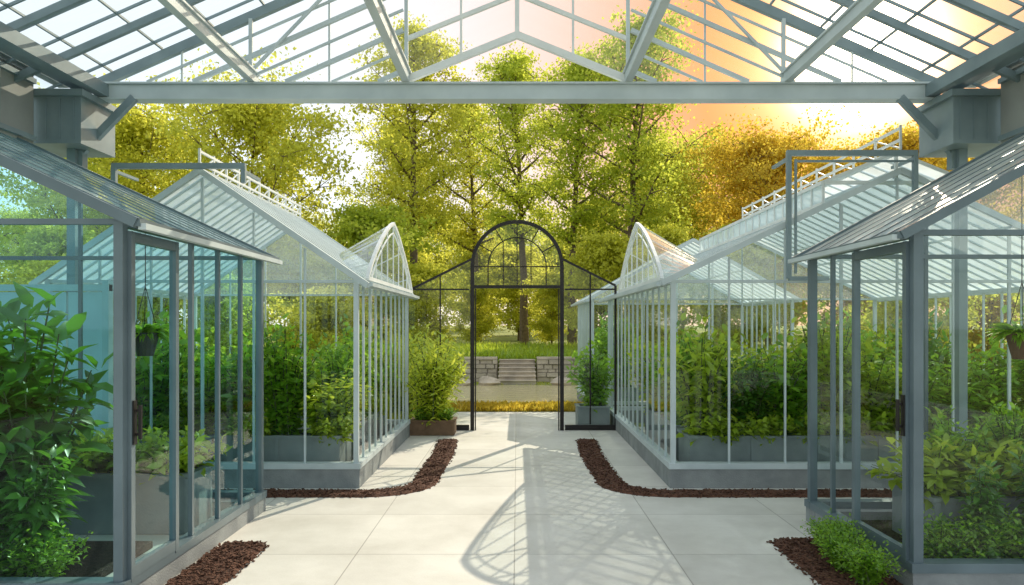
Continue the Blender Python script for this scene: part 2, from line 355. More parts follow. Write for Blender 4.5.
# ------------------------------------------------------------------ greenhouses
def greenhouse(label, xin, side, y0, y1, hw, ze, za, nf, ns, FM, ph, GM, RM, TM, door=None, crest=False, dormer=False, fw=.07, mw=.032, roofbars=None, vent=None, dy=None, lantern=None, rb=.032, bz=-.004):
    X = lambda t: xin+side*t
    W = 2*hw; sl = (za-ze)/hw
    zr = lambda t: ze+(za-ze)*(1-abs(t-hw)/hw)
    R = root("greenhouse", (X(hw), (y0+y1)/2, 0), label, "greenhouse", None)
    b = MB(); th = .15
    b.box(X(-.04), X(W+.04), y0-.04, y0+th, 0, ph); b.box(X(-.04), X(W+.04), y1-th, y1+.04, 0, ph)
    b.box(X(-.038), X(th-.002), y0+th, y1-th, 0, ph-.002); b.box(X(W-th), X(W+.038), y0+th, y1-th, 0, ph-.002)
    b.obj("plinth", CONC, R)
    f = MB()
    f.box(X(-.05), X(W+.05), y0-.05, y0+.06, ph+.001, ph+.06); f.box(X(-.05), X(W+.05), y1-.06, y1+.05, ph+.001, ph+.06)
    f.box(X(-.048), X(.06), y0+.06, y1-.06, ph+.002, ph+.058); f.box(X(W-.06), X(W+.048), y0+.06, y1-.06, ph+.002, ph+.058)
    zb = ph+.06
    for t in (0, W):
        for y in (y0, y1): f.beam((X(t), y, zb), (X(t), y, ze), fw)
        f.beam((X(t), y0-.02, ze), (X(t), y1+.02, ze), fw*1.05, fw*.9)
    for y in (y0, y1):
        f.beam((X(0), y, ze), (X(W), y, ze), fw*.7, fw*.6)
        for i in range(1, nf):
            t = W*i/nf; f.beam((X(t), y, zb), (X(t), y, zr(t)-.02), mw if i % 3 else mw*1.5, mw*1.1)
    for i in range(1, ns):
        y = y0+(y1-y0)*i/ns
        for t in (0, W):
            if door and t == 0 and door[0]+.05 < y < door[1]-.05: continue
            f.beam((X(t), y, zb), (X(t), y, ze), mw*1.2)
    f.obj("frame", FM, R)
    for y in (y0, y1):
        for i in range(nf):
            t0, t1 = W*i/nf, W*(i+1)/nf
            pane([(X(t0), y, zb), (X(t1), y, zb), (X(t1), y, ze), (X(t0), y, ze)], GM, R)
            pts = [(X(t0), y, ze), (X(t1), y, ze)]
            if zr(t1) > ze+.01: pts.append((X(t1), y, zr(t1)))
            if t0 < hw-.01 and t1 > hw+.01: pts.append((X(hw), y, za))
            if zr(t0) > ze+.01: pts.append((X(t0), y, zr(t0)))
            pane(pts, TM, R, "gable_pane")
    for t in (0, W):
        for i in range(ns):
            ya, yb = y0+(y1-y0)*i/ns, y0+(y1-y0)*(i+1)/ns
            if door and t == 0 and ya < door[1]-.05 and yb > door[0]+.05: continue
            pane([(X(t), ya, zb), (X(t), yb, zb), (X(t), yb, ze), (X(t), ya, ze)], GM, R)
    rf = MB(); oh = .13; ro = .07
    ya, yb = y0-ro, y1+ro
    zo = .045
    def rp(t, y, dz=0): return (X(t), y, ze+(za-ze)*(1-abs(t-hw)/hw)+zo+dz)
    nb = roofbars or ns*2
    for k in range(nb+1):
        y = ya+(yb-ya)*k/nb
        big = k in (0, nb)
        for (ta, tb) in ((-oh, hw), (W+oh, hw)):
            rf.beam(rp(ta, y, 0 if big else bz), rp(tb, y, 0 if big else bz), .045 if big else rb, .06 if big else .024)
    for t in (-oh, hw, W+oh):
        rf.beam(rp(t, ya-.01, .002), rp(t, yb+.01, .002), .045, .045)
    for t in (hw*.5, W-hw*.5): rf.beam(rp(t, ya, -.03), rp(t, yb, -.03), .025, .025)
    r = rf.obj("roof", FM, R)
    gt = MB()
    gt.beam((X(-oh-.03), ya, ze-.035), (X(-oh-.03), yb, ze-.035), .045, .035); gt.obj("gutter", STEEL_L, r)
    for ta, tb in ((-oh, hw), (hw, W+oh)):
        pane([rp(ta, ya, .012), rp(tb, ya, .012), rp(tb, yb, .012), rp(ta, yb, .012)], RM, r, "roof_glass")
    if lantern:
        lw_, lh, lr = lantern; c = MB(); y0l, y1l = y0+.02, y1-.1
        t0, t1 = hw-lw_, hw+lw_; zb_ = zr(t0)+.07; zt_ = zb_+lh; zp = zt_+lr
        for t in (t0, t1):
            for z in (zb_, zt_): c.beam((X(t), y0l, z), (X(t), y1l, z), .04)
            for k in range(19):
                y = y0l+(y1l-y0l)*k/18; c.beam((X(t), y, zb_), (X(t), y, zt_), .024); c.beam((X(t), y, zt_+.01), (X(hw), y, zp+.01), .026, .03)
        c.beam((X(hw), y0l, zp+.012), (X(hw), y1l, zp+.012), .05)
        for y in (y0l, y1l): c.beam((X(t0), y, zt_), (X(t1), y, zt_), .035); c.beam((X(hw), y, zt_), (X(hw), y, zp), .03)
        ln_ = c.obj("ridge_lantern", WHITE, r)
        for t in (t0, t1):
            pane([(X(t), y0l, zb_), (X(t), y1l, zb_), (X(t), y1l, zt_), (X(t), y0l, zt_)], ROOFG, ln_, "lantern_glass")
            pane([(X(t), y0l, zt_), (X(t), y1l, zt_), (X(hw), y1l, zp), (X(hw), y0l, zp)], ROOFG, ln_, "lantern_glass")
        zcrest = zp
    else: zcrest = za
    if crest:
        c = MB(); za_ = zcrest
        for dz in (.12, .24): c.beam((X(hw), ya, za_+dz), (X(hw), yb-.1, za_+dz), .024, .024)
        n = 10
        for k in range(n+1):
            y = ya+(yb-.1-ya)*k/n
            c.beam((X(hw), y, za_+.02), (X(hw), y, za_+.27), .022)
            if k < n: c.beam((X(hw), y+.02, za_+.04), (X(hw), y+(yb-ya)/n-.03, za_+.22), .013)
        c.obj("ridge_railing", WHITE, r)
    if dormer:
        d0_, d1_ = dy or (y0, y1)
        c = MB(); yc = (d0_+d1_)/2; ry = (d1_-d0_)/2-.12; rz = dormer; n = 24
        us = [-math.cos(math.pi*k/n) for k in range(n+1)]
        arc = [(yc+ry*u, ze+.03+rz*(1-abs(u)**1.25)**.82) for u in us]
        xo = X(-.09)
        for k in range(n):
            c.beam((xo, *arc[k]), (xo, *arc[k+1]), .036, .036)
        inner = [(yc+(y-yc)*.87, ze+.04+(z-ze-.03)*.84) for y, z in arc]
        for k in range(n):
            c.beam((xo, *inner[k]), (xo, *inner[k+1]), .014, .014)
        for k in range(4, n-3, 2):
            c.beam((xo, arc[k][0], ze+.04), (xo, *arc[k]), .014, .014)
        c.beam((xo, yc-ry, ze+.04), (xo, yc+ry, ze+.04), .042, .04)
        fall = .75; vv = []
        for k in range(n+1):
            y, z = arc[k]; t = max(0.0, (z-ze)/(sl+fall)); z2 = z-fall*t
            vv += [(xo, y, z+.015), (X(t), y, z2+.06)]
            if k % 4 == 0 and 0 < k < n: c.beam((xo, y, z+.005), (X(t), y, z2+.05), .016, .016)
        d = c.obj("arched_dormer", WHITE, R)
        pane([(xo, y, z) for y, z in arc], GM, d)
        v = MB(); v.v = vv
        for k in range(n): v.f.append((2*k, 2*k+1, 2*k+3, 2*k+2))
        v.obj("dormer_glass", DORMG, d)
    if door:
        d0, d1 = door; dm = MB(); xo = X(-.03); w_ = .045
        dm.beam((xo, d0+.045, zb-.02), (xo, d0+.045, ze-.05), w_); dm.beam((xo, d1-.035, zb-.02), (xo, d1-.035, ze-.05), w_)
        dm.beam((xo, d0+.07, ze-.08), (xo, d1-.06, ze-.08), w_*.95, .06); dm.beam((xo, d0+.07, zb+.03), (xo, d1-.06, zb+.03), w_*.95, .07)
        do = dm.obj("door", FM, R)
        pane([(xo, d0+.05, zb), (xo, d1-.04, zb), (xo, d1-.04, ze-.06), (xo, d0+.05, ze-.06)], GM, do)
        h = MB(); xh = X(-.085)
        h.beam((xh, d0+.06, 1.0), (xh, d0+.06, 1.2), .018); h.beam((X(-.05), d0+.06, 1.03), (xh, d0+.06, 1.03), .016); h.beam((X(-.05), d0+.06, 1.17), (xh, d0+.06, 1.17), .016)
        h.box(X(-.055), X(-.062), d0+.03, d0+.07, .97, 1.23)
        h.obj("handle", BLACK, do)
    if vent:
        c = MB(); t0, t1, z0, z1 = vent; y = y0-.16
        c.beam((X(t0), y, z0), (X(t0), y, z1), .045); c.beam((X(t1), y, z1-.5), (X(t1), y, z1), .045)
        c.beam((X(t0-.02), y, z1), (X(t1+.02), y, z1), .047, .055)
        if z0 < z1-.6:
            c.beam((X(t0+.07), y, z0+.05), (X(t0+.07), y, z1-.06), .022); c.beam((X(t0+.07), y, z1-.08), (X(t1), y, z1-.08), .022)
            c.beam((X(t0), y, z0), (X(t0+.4), y, z0), .04)
            c.beam((X(t0+.35), y+.0, z0), (X(t0+.35), y0, z0), .03)
        c.beam((X(t0), y, z1-.05), (X(t0), y0+.3, z1-.05), .03); c.beam((X(t1), y, z1-.05), (X(t1), y0+.3, z1-.05), .03)
        c.obj("sash_frame", STEEL, R)
    return R
GH1 = greenhouse("slate grey steel greenhouse with glass door and blue-tinted panes", -2.3, -1, 4.35, 6.7, 2.4, 2.27, 3.38, 3, 5, STEEL_N, .13, GLASSB, ROOFB, GLASSGB, door=(4.35, 5.0), fw=.055, mw=.026, roofbars=9, rb=.02, bz=.004)
GH2 = greenhouse("slate grey steel greenhouse with slender posts beside low shrubs", 2.5, 1, 4.7, 6.35, 2.4, 2.25, 3.55, 5, 4, STEEL_N, .13, GLASS, ROOFR, GLASSG, door=(4.7, 5.5), fw=.06, mw=.026, roofbars=7, rb=.02, bz=.004)
GH3 = greenhouse("pale greenhouse with arched side dormer and steep white roof", -1.65, -1, 7.7, 11.2, 1.58, 2.12, 3.2, 6, 10, STEEL_L, .2, GLASS, ROOFG, GLASSG, crest=.1, dormer=.8, fw=.05, mw=.02, vent=(1.1, 2.4, 3.1, 3.27), roofbars=16, rb=.026, bz=.006)
GH4 = greenhouse("long pale greenhouse with arched dormer and raised ridge lantern", 1.6, 1, 7.7, 13.0, 2.3, 2.12, 3.2, 8, 14, STEEL_L, .2, GLASS, ROOFG, GLASSG, crest=.1, dormer=.8, fw=.05, mw=.02, vent=(1.13, 2.4, 2.14, 3.4), roofbars=22, dy=(7.7, 11.2), lantern=(.75, .22, .3), rb=.026, bz=.006)
GH5 = greenhouse("small pale glasshouse behind the arched doorway wall", 1.4, 1, 13.9, 17, 1.85, 2.15, 3.2, 5, 9, STEEL_L, .2, GLASS, ROOFG, GLASSG, fw=.05, mw=.022, roofbars=10)
R = root("panel_screen", (-4.9, 7.02, 0), "pale blue-grey panelled screen between two greenhouses", "fence"); b = MB()
for k in range(6):
    x = -6.0+k*.36; b.box(x+.01, x+.35, 7.0, 7.03, .12, 1.98)
b.obj("panel", PANEL, R); b = MB()
b.box(-6.05, -3.8, 6.985, 7.045, 1.99, 2.05); b.box(-6.05, -3.8, 6.985, 7.045, .05, .11)
for x in (-6.02, -4.92, -3.83): b.box(x-.03, x+.03, 6.975, 7.055, 0.004, 2.09)
b.obj("frame", STEEL_L, R)

# ------------------------------------------------------------------ arched doorway wall
Y = 11.9
R = root("arched_doorway_wall", (0, Y, 0), "glass wall with black arched iron doorway standing open", "gateway")
def rake(x): return 2.72-(abs(x)-.72)*.5
fr = MB()
xl, xr = -1.74, 1.56
for x in (xl, xr): fr.beam((x, Y, 0), (x, Y, rake(x)), .035)
for x in (-1.22, 1.16): fr.beam((x, Y, 0.1), (x, Y, rake(x)), .022)
fr.beam((xl, Y, rake(xl)), (-.72, Y, rake(.72)), .035, .035); fr.beam((xr, Y, rake(xr)), (.72, Y, rake(.72)), .035, .035)
fr.beam((xl, Y, 2.24), (-.76, Y, 2.24), .022, .026); fr.beam((xr, Y, 2.24), (.76, Y, 2.24), .022, .026)
fr.beam((xl, Y, .05), (-.76, Y, .05), .05, .08); fr.beam((xr, Y, .05), (.76, Y, .05), .05, .08)
fr.obj("frame", BLACK, R)
d = MB()
for s in (-1, 1):
    d.beam((s*.71, Y-.01, 0), (s*.71, Y-.01, 2.62), .06, .065)
    d.beam((s*.66, Y-.01, 0), (s*.66, Y-.01, 2.25), .018, .035)
d.beam((-.68, Y-.012, 2.28), (.68, Y-.012, 2.28), .06, .05)
n = 24; zc = 2.6
for rr, ww in ((.71, .055), (.46, .018)):
    for k in range(n):
        a0, a1 = math.pi*k/n, math.pi*(k+1)/n
        d.beam((rr*math.cos(a0), Y-.011, zc+rr*math.sin(a0)*1.0), (rr*math.cos(a1), Y-.011, zc+rr*math.sin(a1)*1.0), ww, ww)
for x in (-.46, .46): d.beam((x, Y-.01, 2.3), (x, Y-.01, zc), .018)
for k in range(1, 6):
    a = math.pi*k/6; d.beam((.46*math.cos(a) if k != 3 else 0, Y-.013, zc+.46*math.sin(a)) if k != 3 else (0, Y-.013, 2.3), (.69*math.cos(a), Y-.013, zc+.69*math.sin(a)), .016)
d.beam((-.69, Y-.014, zc), (.69, Y-.014, zc), .016)
for x in (-.22, .22): d.beam((x, Y-.01, 2.3), (x, Y-.01, zc+.4), .016)
do = d.obj("door_arch", BLACK, R)
pane([(-.69, Y, 2.3), (.69, Y, 2.3)]+[(.69*math.cos(math.pi*k/16), Y, zc+.69*math.sin(math.pi*k/16)) for k in range(17)], GLASS, do)
for xa, xb in ((xl, -1.22), (-1.22, -.72), (.72, 1.16), (1.16, xr)):
    pane([(xa, Y, .1), (xb, Y, .1), (xb, Y, rake(xb)), (xa, Y, rake(xa))], GLASS, R)

# ------------------------------------------------------------------ canopy
BY = 7.4; ZB = 3.965; EX = 4.05; SL = .44
R = root("glass_canopy", (0, 3, 0), "large pitched glass canopy on steel beams spanning the courtyard", "canopy")
b = MB(); b.beam((-EX-.1, BY, ZB), (EX+.1, BY, ZB), .1, .13)
for dz in (.075, -.075): b.beam((-EX-.1, BY, ZB+dz), (EX+.1, BY, ZB+dz), .16, .018)
b.obj("cross_beam", STEEL_L, R)
for x in (-2.6, -1.09, 1.09, 2.65):
    b = MB(); b.beam((x, -2, ZB+.13), (x, BY+.05, ZB+.13), .07, .09); b.beam((x, -2, ZB+.185), (x, BY+.05, ZB+.185), .11, .018); b.obj("longitudinal_beam", STEEL_L, R)
for s in (-1, 1):
    for y in (BY-.1, .2):
        b = MB(); b.beam((s*4.32, y, 0), (s*4.32, y, 3.9), .08); b.box(s*4.32-.1, s*4.32+.1, y-.1, y+.1, 0.004, .03); b.obj("column", STEEL, R)
    b = MB(); b.beam((s*4.28, BY-.05, 3.35), (s*3.75, BY-.05, 3.9), .06, .07)
    b.beam((s*4.28, BY-.05, 3.2), (s*4.28, BY-.05, 3.95), .09); b.obj("knee_brace", STEEL, R)
    b = MB(); b.box(s*4.1, s*4.75, BY-.35, BY+.25, 3.38, 3.82); b.box(s*4.06, s*4.8, BY-.4, BY+.3, 3.82, 3.88)
    for q in range(5): b.box(s*(4.16+q*.13), s*(4.17+q*.13), BY-.36, BY-.35, 3.42, 3.8)
    b.obj("gutter_box", STEEL, R)
    b = MB(); b.box(s*4.5, s*4.56, -2, BY-.42, 3.35, 4.0); cl = b.obj("clerestory_wall", WALLP, R)
    b = MB()
    for k in range(14): y = -1.6+k*.62; b.beam((s*4.485, y, 3.36), (s*4.485, y, 3.98), .04)
    for z in (3.4, 3.93): b.beam((s*4.48, -2, z), (s*4.48, BY-.44, z), .045)
    b.obj("clerestory_ribs", STEEL, cl)
    b = MB(); b.beam((s*EX, -2, ZB), (s*EX, BY, ZB), .1, .12); b.beam((s*(EX+.2), -2, ZB+.03), (s*(EX+.2), BY, ZB+.03), .12, .08)
    b.beam((s*(EX+.42), -2, ZB+.06), (s*(EX+.42), BY, ZB+.06), .1, .03); b.obj("eave_beam", STEEL, R)
zc_ = lambda x, dz=0: ZB+.12+(EX-abs(x))*SL+dz
rf = MB()
ny = 14
for k in range(ny+1):
    y = -2+(BY+2)*k/ny
    for s in (-1, 1): rf.beam((s*(EX+.5), y, zc_(EX+.5)), (0, y, zc_(0)), .04 if k < ny else .06, .065 if k < ny else .09)
x = 0
while x < 4.4:
    for s in ((-1, 1) if x else (1,)): rf.beam((s*x, -2, zc_(x, .07)), (s*x, BY, zc_(x, .07)), .02, .02)
    x += .5
for k in range(ny*2):
    y = -2+(BY+2)*(k+.5)/ny/2
    for s in (-1, 1): rf.beam((s*(EX+.5), y, zc_(EX+.5, .07)), (0, y, zc_(0, .07)), .016, .024)
rfo = rf.obj("roof_frame", STEEL, R)
for s in (-1, 1):
    pane([(s*(EX+.55), -2, zc_(EX+.55, .1)), (0, -2, zc_(0, .1)), (0, BY+.05, zc_(0, .1)), (s*(EX+.55), BY+.05, zc_(EX+.55, .1))], CANG, rfo, "roof_glass")
gy = BY-.02
for s in (-1, 1):
    for x in (1.09, 2.62):
        b = MB(); b.beam((s*x, gy, ZB+.18), (s*x, gy, zc_(x, -.03)), .035); b.obj("strut", STEEL_L, R)
b = MB(); hw_ = 1.09
for i, dz in enumerate((0, .4, .85, 1.3)):
    for s in (-1, 1):
        b.beam((s*hw_, gy, ZB+.12+dz), (0, gy, ZB+.56+dz), .055 if i == 0 else .034, .065 if i == 0 else .04)
b.beam((0, gy, ZB+.56), (0, gy, zc_(0)), .045)
for s in (-1, 1):
    b.beam((s*.55, gy, ZB+.34), (s*.55, gy, zc_(.55)), .024)
gt_ = b.obj("ridge_gable", WHITE, R)
for s in (-1, 1):
    pane([(0, gy, ZB+.58), (s*hw_, gy, ZB+.14), (s*hw_, gy, zc_(hw_)), (0, gy, zc_(0))], GABG, gt_, "gable_glass")
for s in (-1, 1):
    b = MB(); x0, x1 = 1.12, EX-.12
    for k in range(1, 8):
        off = -.2*k
        xa = min(x1, EX+(.12+off-.1)/SL)
        if xa > x0+.1: b.beam((s*xa, gy, zc_(xa, off)), (s*x0, gy, zc_(x0, off)), .02 if k % 2 else .034, .024 if k % 2 else .042)
    for xx in (1.85, 3.3):
        b.beam((s*xx, gy+.01, ZB+.09), (s*xx, gy+.01, zc_(xx, -.03)), .018)
    b.beam((s*2.6, gy-.03, ZB+.2), (s*1.75, gy-.03, zc_(1.75, -.05)), .026)
    go = b.obj("side_gable", STEEL_L, R)
    pane([(s*1.1, gy+.02, ZB+.1), (s*(EX-.02), gy+.02, ZB+.1), (s*(EX-.02), gy+.02, zc_(EX)), (s*1.1, gy+.02, zc_(1.1))], GABG, go, "gable_glass")

# ------------------------------------------------------------------ foliage
def leaves_mesh(name, C, D, Nn, ln, wd, rng, mat, simple=False, droop=.15):
    n = len(C); D = D/np.linalg.norm(D, axis=1, keepdims=True)
    S = np.cross(D, Nn); S /= (np.linalg.norm(S, axis=1, keepdims=True)+1e-9); U = np.cross(S, D)
    ln = ln[:, None]; wd = wd[:, None]
    if simple:
        V = np.stack([C, C+D*ln*.5+S*wd*.5+U*ln*.06, C+D*ln-U*ln*.1, C+D*ln*.5-S*wd*.5+U*ln*.06], 1)
        k = 4
    else:
        def P(a, b, c): return C+D*ln*a+S*wd*b+U*ln*c
        V = np.stack([P(0,0,0), P(.3,-.45,.05), P(.3,0,0), P(.3,.45,.05), P(.68,-.36,-droop*.3+.03), P(.68,0,-droop*.4), P(.68,.36,-droop*.3+.03), P(1,0,-droop)], 1)
        k = 8
    V = V.reshape(-1, 3)
    me = bpy.data.meshes.new(name)
    if simple:
        fl = (np.arange(n)[:, None]*4+np.array([0,1,2,3])).ravel(); ls = np.arange(n)*4; lt = np.full(n, 4)
    else:
        pat = [(0,2,1),(0,3,2),(1,2,5,4),(2,3,6,5),(4,5,7),(5,6,7)]
        flat = np.array([i for f in pat for i in f]); fl = (np.arange(n)[:, None]*8+flat).ravel()
        sizes = np.array([len(f) for f in pat]); lt = np.tile(sizes, n); ls = np.concatenate([[0], np.cumsum(lt)[:-1]])
    me.vertices.add(len(V)); me.vertices.foreach_set('co', V.astype(np.float32).ravel())
    me.loops.add(len(fl)); me.loops.foreach_set('vertex_index', fl.astype(np.int32))
    me.polygons.add(len(lt)); me.polygons.foreach_set('loop_start', ls.astype(np.int32)); me.polygons.foreach_set('loop_total', lt.astype(np.int32))
    me.update(calc_edges=True)
    at = me.attributes.new("leafvar", 'FLOAT', 'POINT'); at.data.foreach_set('value', np.repeat(np.clip(rng.normal(.5, .25, n), 0, 1), k).astype(np.float32))
    me.materials.append(mat)
    if not simple: me.polygons.foreach_set('use_smooth', np.ones(len(lt), dtype=bool))
    return me
def link(name, me, parent):
    o = bpy.data.objects.new(name, me); COL.objects.link(o)
    if parent: o.parent = parent
    return o

def shrub(name, label, cat, seed, h, rad, nst, nleaf, leaf, mat, asp=.42, spread=1.0, low=.2, group="plants in the greenhouses", up=.4, jitter=.03):
    rng = np.random.default_rng(seed); random.seed(seed)
    R = root(name, (0, 0, 0), label, cat, group)
    st = MB(); C = []; D = []
    for i in range(nst):
        a = rng.uniform(0, 6.28); r = rad*math.sqrt(rng.uniform(0.02, 1)); hh = h*(1-.35*(r/rad)**2)*rng.uniform(.7, 1.0)
        b0 = Vector((rng.normal(0, rad*.15), rng.normal(0, rad*.15), 0)); tip = Vector((math.cos(a)*r*spread, math.sin(a)*r*spread, hh))
        mid = b0.lerp(tip, .5)+Vector((-tip.x*.25, -tip.y*.25, h*.06))
        pts = []
        for k in range(8):
            t = k/7; pts.append(b0*(1-t)**2+mid*2*t*(1-t)+tip*t*t)
        r0 = .006+.006*h
        st.tube(pts, [r0*(1-.75*k/7) for k in range(8)], 5)
        nl = nleaf//nst; ph = rng.uniform(0, 6.28)
        for j in range(nl):
            t = low+(1-low)*(j+rng.uniform(0, 1))/nl; t = min(t, 1)
            p = b0*(1-t)**2+mid*2*t*(1-t)+tip*t*t
            ph += 2.4
            out_ = Vector((math.cos(ph), math.sin(ph), rng.uniform(-.25, up)+(1.2 if t > .93 else 0)))
            C.append((p.x+rng.normal(0, jitter), p.y+rng.normal(0, jitter), max(.02, p.z+rng.normal(0, jitter)))); D.append(tuple(out_))
    st.obj("stem", STEM, R)
    C = np.array(C); D = np.array(D); n = len(C)
    Nn = np.tile([0, 0, 1.], (n, 1))+rng.normal(0, .35, (n, 3))
    ln = leaf*rng.uniform(.6, 1.15, n)
    link("foliage", leaves_mesh("foliage", C, D, Nn, ln, ln*asp, rng, mat, droop=.3), R)
    return R
def tree(name, label, seed, h, cr, trunk, mat, nlimb=26, nleaf=26000, leaf=.17, sig=1.0):
    rng = np.random.default_rng(seed); R = root(name, (0, 0, 0), label, "tree", "trees behind the greenhouses")
    tb = MB(); lean = rng.normal(0, .25, 2); r0 = h*.015
    def tp(z): t = z/h; return Vector((lean[0]*t*t*2, lean[1]*t*t*2, z))
    zs = [0, .15]+[h*.93*k/9 for k in range(1, 10)]
    tb.tube([tp(z)+Vector((rng.normal(0, .03), rng.normal(0, .03), 0)) for z in zs], [r0*1.5, r0*1.1]+[r0*(1-.9*k/9) for k in range(1, 10)], 8)
    cl = []
    for i in range(nlimb):
        f = (i+rng.uniform(0, 1))/nlimb; z = trunk+(h*.9-trunk)*f; az = i*2.4+rng.uniform(-.5, .5)
        prof = (math.sin(math.pi*min(1, .18+f*.8))**.7); L = cr*prof*rng.uniform(.6, 1.15)
        p0 = tp(z); elev = rng.uniform(.15, .5)+f*.5
        dv = Vector((math.cos(az)*math.cos(elev), math.sin(az)*math.cos(elev), math.sin(elev)))
        pts = [p0+dv*L*t+Vector((0, 0, .12*L*t*t)) for t in (0, .33, .66, 1)]
        rr = r0*.42*(1-f*.5); tb.tube(pts, [rr, rr*.7, rr*.45, rr*.15], 5)
        for t in np.linspace(.35, 1, 4):
            q = p0+dv*L*t+Vector((0, 0, .12*L*t*t)); cl.append((q+Vector(rng.normal(0, .15, 3)), .7))
            for _ in range(2):
                sd = Vector(rng.normal(0, 1, 3)); sd.z = abs(sd.z)*.5; sd.normalize(); e = q+sd*L*.42*rng.uniform(.5, 1)
                tb.tube([q, q.lerp(e, .5)+Vector((0, 0, .05)), e], [rr*.35, rr*.22, rr*.08], 4)
                cl.append((e, 1.0))
    cl.append((tp(h*.95), 1)); cl.append((tp(h*.88), 1))
    tb.obj("trunk", BARK, R, smooth=True)
    K = len(cl); wts = np.array([c[1]*rng.uniform(.3, 1.3) for c in cl]); wts /= wts.sum(); idx = rng.choice(K, nleaf, p=wts)
    cc = np.array([tuple(c[0]) for c in cl]); sg = rng.uniform(.15, .34, K)*cr/3.2*sig
    C = cc[idx]+rng.normal(0, 1, (nleaf, 3))*sg[idx][:, None]*np.array([1.3, 1.3, .7])
    D = rng.normal(0, 1, (nleaf, 3)); D[:, 2] -= .5; Nn = rng.normal(0, .8, (nleaf, 3))+np.array([0, 0, 1.])
    ln = leaf*rng.uniform(.6, 1.3, nleaf)
    link("crown", leaves_mesh("crown", C, D, Nn, ln, ln*.7, rng, mat, simple=True), R)
    return R

TA = tree("tree", "tall slender broadleaf tree with airy yellow-green crown", 11, 13.2, 2.4, 4.2, LEAF_TR, nlimb=26, nleaf=18000, leaf=.135, sig=1.15)
TB = tree("tree", "rounded broadleaf tree with lime-yellow sunlit crown", 23, 9.2, 3.6, 2.0, LEAF_TR, nlimb=28, nleaf=30000, leaf=.14, sig=1.05)
TC = tree("tree", "tall broadleaf tree with green crown and forked branches", 37, 13.2, 3.0, 4.0, LEAF_TG, nlimb=28, nleaf=23000, leaf=.135, sig=1.05)
TD = tree("tree", "small bushy tree with dense low green crown", 51, 5.0, 2.3, .5, LEAF_TG, nlimb=22, nleaf=18000, leaf=.14)
def gz(x, y): return ground_z(x, min(y, 60))
def put(r, x, y, rz=0, s=1.0, mat=None, label=None): return copy_thing(r, (x, y, gz(x, y)-.03), rz, s, mat, label)
def place(r, x, y, rz=0, s=1.0): r.location = (x, y, gz(x, y)-.03); r.rotation_euler = (0, 0, rz); r.scale = (s, s, s)
place(TA, -3.9, 28); place(TB, -8.9, 25, 1.0, .98); place(TC, 4.3, 28.5); place(TD, -4.9, 25.5)
put(TA, 0.3, 33, 2.1, 1.02, LEAF_TG); put(TA, -2.0, 37, 1.3, .98); put(TA, 2.2, 30, 4.0, .94, LEAF_TG)
put(TC, -5.8, 38, 2.7, .9, LEAF_TR)
put(TB, -13.4, 27, 2.2, .95); put(TB, -17.5, 30, .4, 1.0, LEAF_TG)
gold = "rounded broadleaf tree with golden backlit crown"
put(TB, 9.0, 27, .9, .86, LEAF_TO, gold); put(TB, 13.4, 27, 3.9, .86, LEAF_TO, gold); put(TB, 17.6, 30, 5.2, .9, LEAF_TO, gold)
put(TB, 7.0, 35, 2.5, 1.0, LEAF_TR); put(TB, 11.5, 36, 4.5, 1.05, LEAF_TO, gold)
for i, (x, y, s, mt) in enumerate([(-2.9, 24.4, .6, LEAF_TR), (2.8, 25.2, .8, LEAF_TR), (4.8, 24.8, .85, LEAF_TR), (-7.2, 24, .8, LEAF_TR), (-10.5, 22, .75, LEAF_TR), (-13.5, 22, .9, None),
                                   (7.4, 24.5, .85, LEAF_TR), (10.5, 23, .9, LEAF_TO), (13.8, 22, .9, LEAF_TO), (1.4, 30.5, .6, LEAF_TR), (-1.7, 30.5, .6, LEAF_TR), (0.1, 37, .9, LEAF_TR),
                                   (-6.5, 16.5, .55, None), (-9.5, 15.5, .6, LEAF_TR), (-12.5, 15, .7, None), (8.2, 15.5, .62, LEAF_TR), (11, 15, .66, LEAF_TR), (14, 15, .7, LEAF_TO), (-4.1, 16.6, .5, LEAF_TR)]):
    put(TD, x, y, i*1.7, s, mt)
for i in range(13):
    x = -36+i*6.0; put(TB, x+random.uniform(-1, 1), 54+random.uniform(-4, 5), i*1.3, .95, LEAF_TO if x > 14 else (LEAF_TR if i % 2 else LEAF_TG))
for i in range(8):
    x = -16+i*4.6; put(TD, x, 43+(i % 3)*1.5, i*2.3, 1.15, LEAF_TR)

def tufts(name, boxes, n, h, mat, seed, wd=.012):
    rng = np.random.default_rng(seed); P = []
    for (x0, x1, y0, y1, frac) in boxes:
        k = int(n*frac); xy = np.stack([rng.uniform(x0, x1, k), rng.uniform(y0, y1, k)], 1); P.append(xy)
    P = np.concatenate(P); ins = ((P[:, 0]-.2)/7.3)**2+((P[:, 1]-18.4)/2.45)**2 < 1; P = P[~ins]
    z = np.array([ground_z(a, b) for a, b in P]); C = np.column_stack([P, z])
    D = rng.normal(0, .45, (len(P), 3)); D[:, 2] = 1; ln = h*rng.uniform(.4, 1.2, len(P))
    o = link(name, leaves_mesh(name, C, D, rng.normal(0, 1, (len(P), 3)), ln, np.full(len(P), wd*2), rng, mat, simple=True), None); o["kind"] = "stuff"
tufts("meadow_grass", [(-9, 9, 22.7, 29, 1)], 26000, .34, LEAF_BR, 3, .022)
tufts("ground_cover", [(-5, 5, 14.45, 15.5, 1)], 16000, .13, LEAF_TO, 4, .02)
tufts("lawn_grass", [(-6, -1.4, 12.4, 14.5, .3), (-12, 12, 15.5, 21.9, .7)], 22000, .07, LEAF_TR, 5, .012)

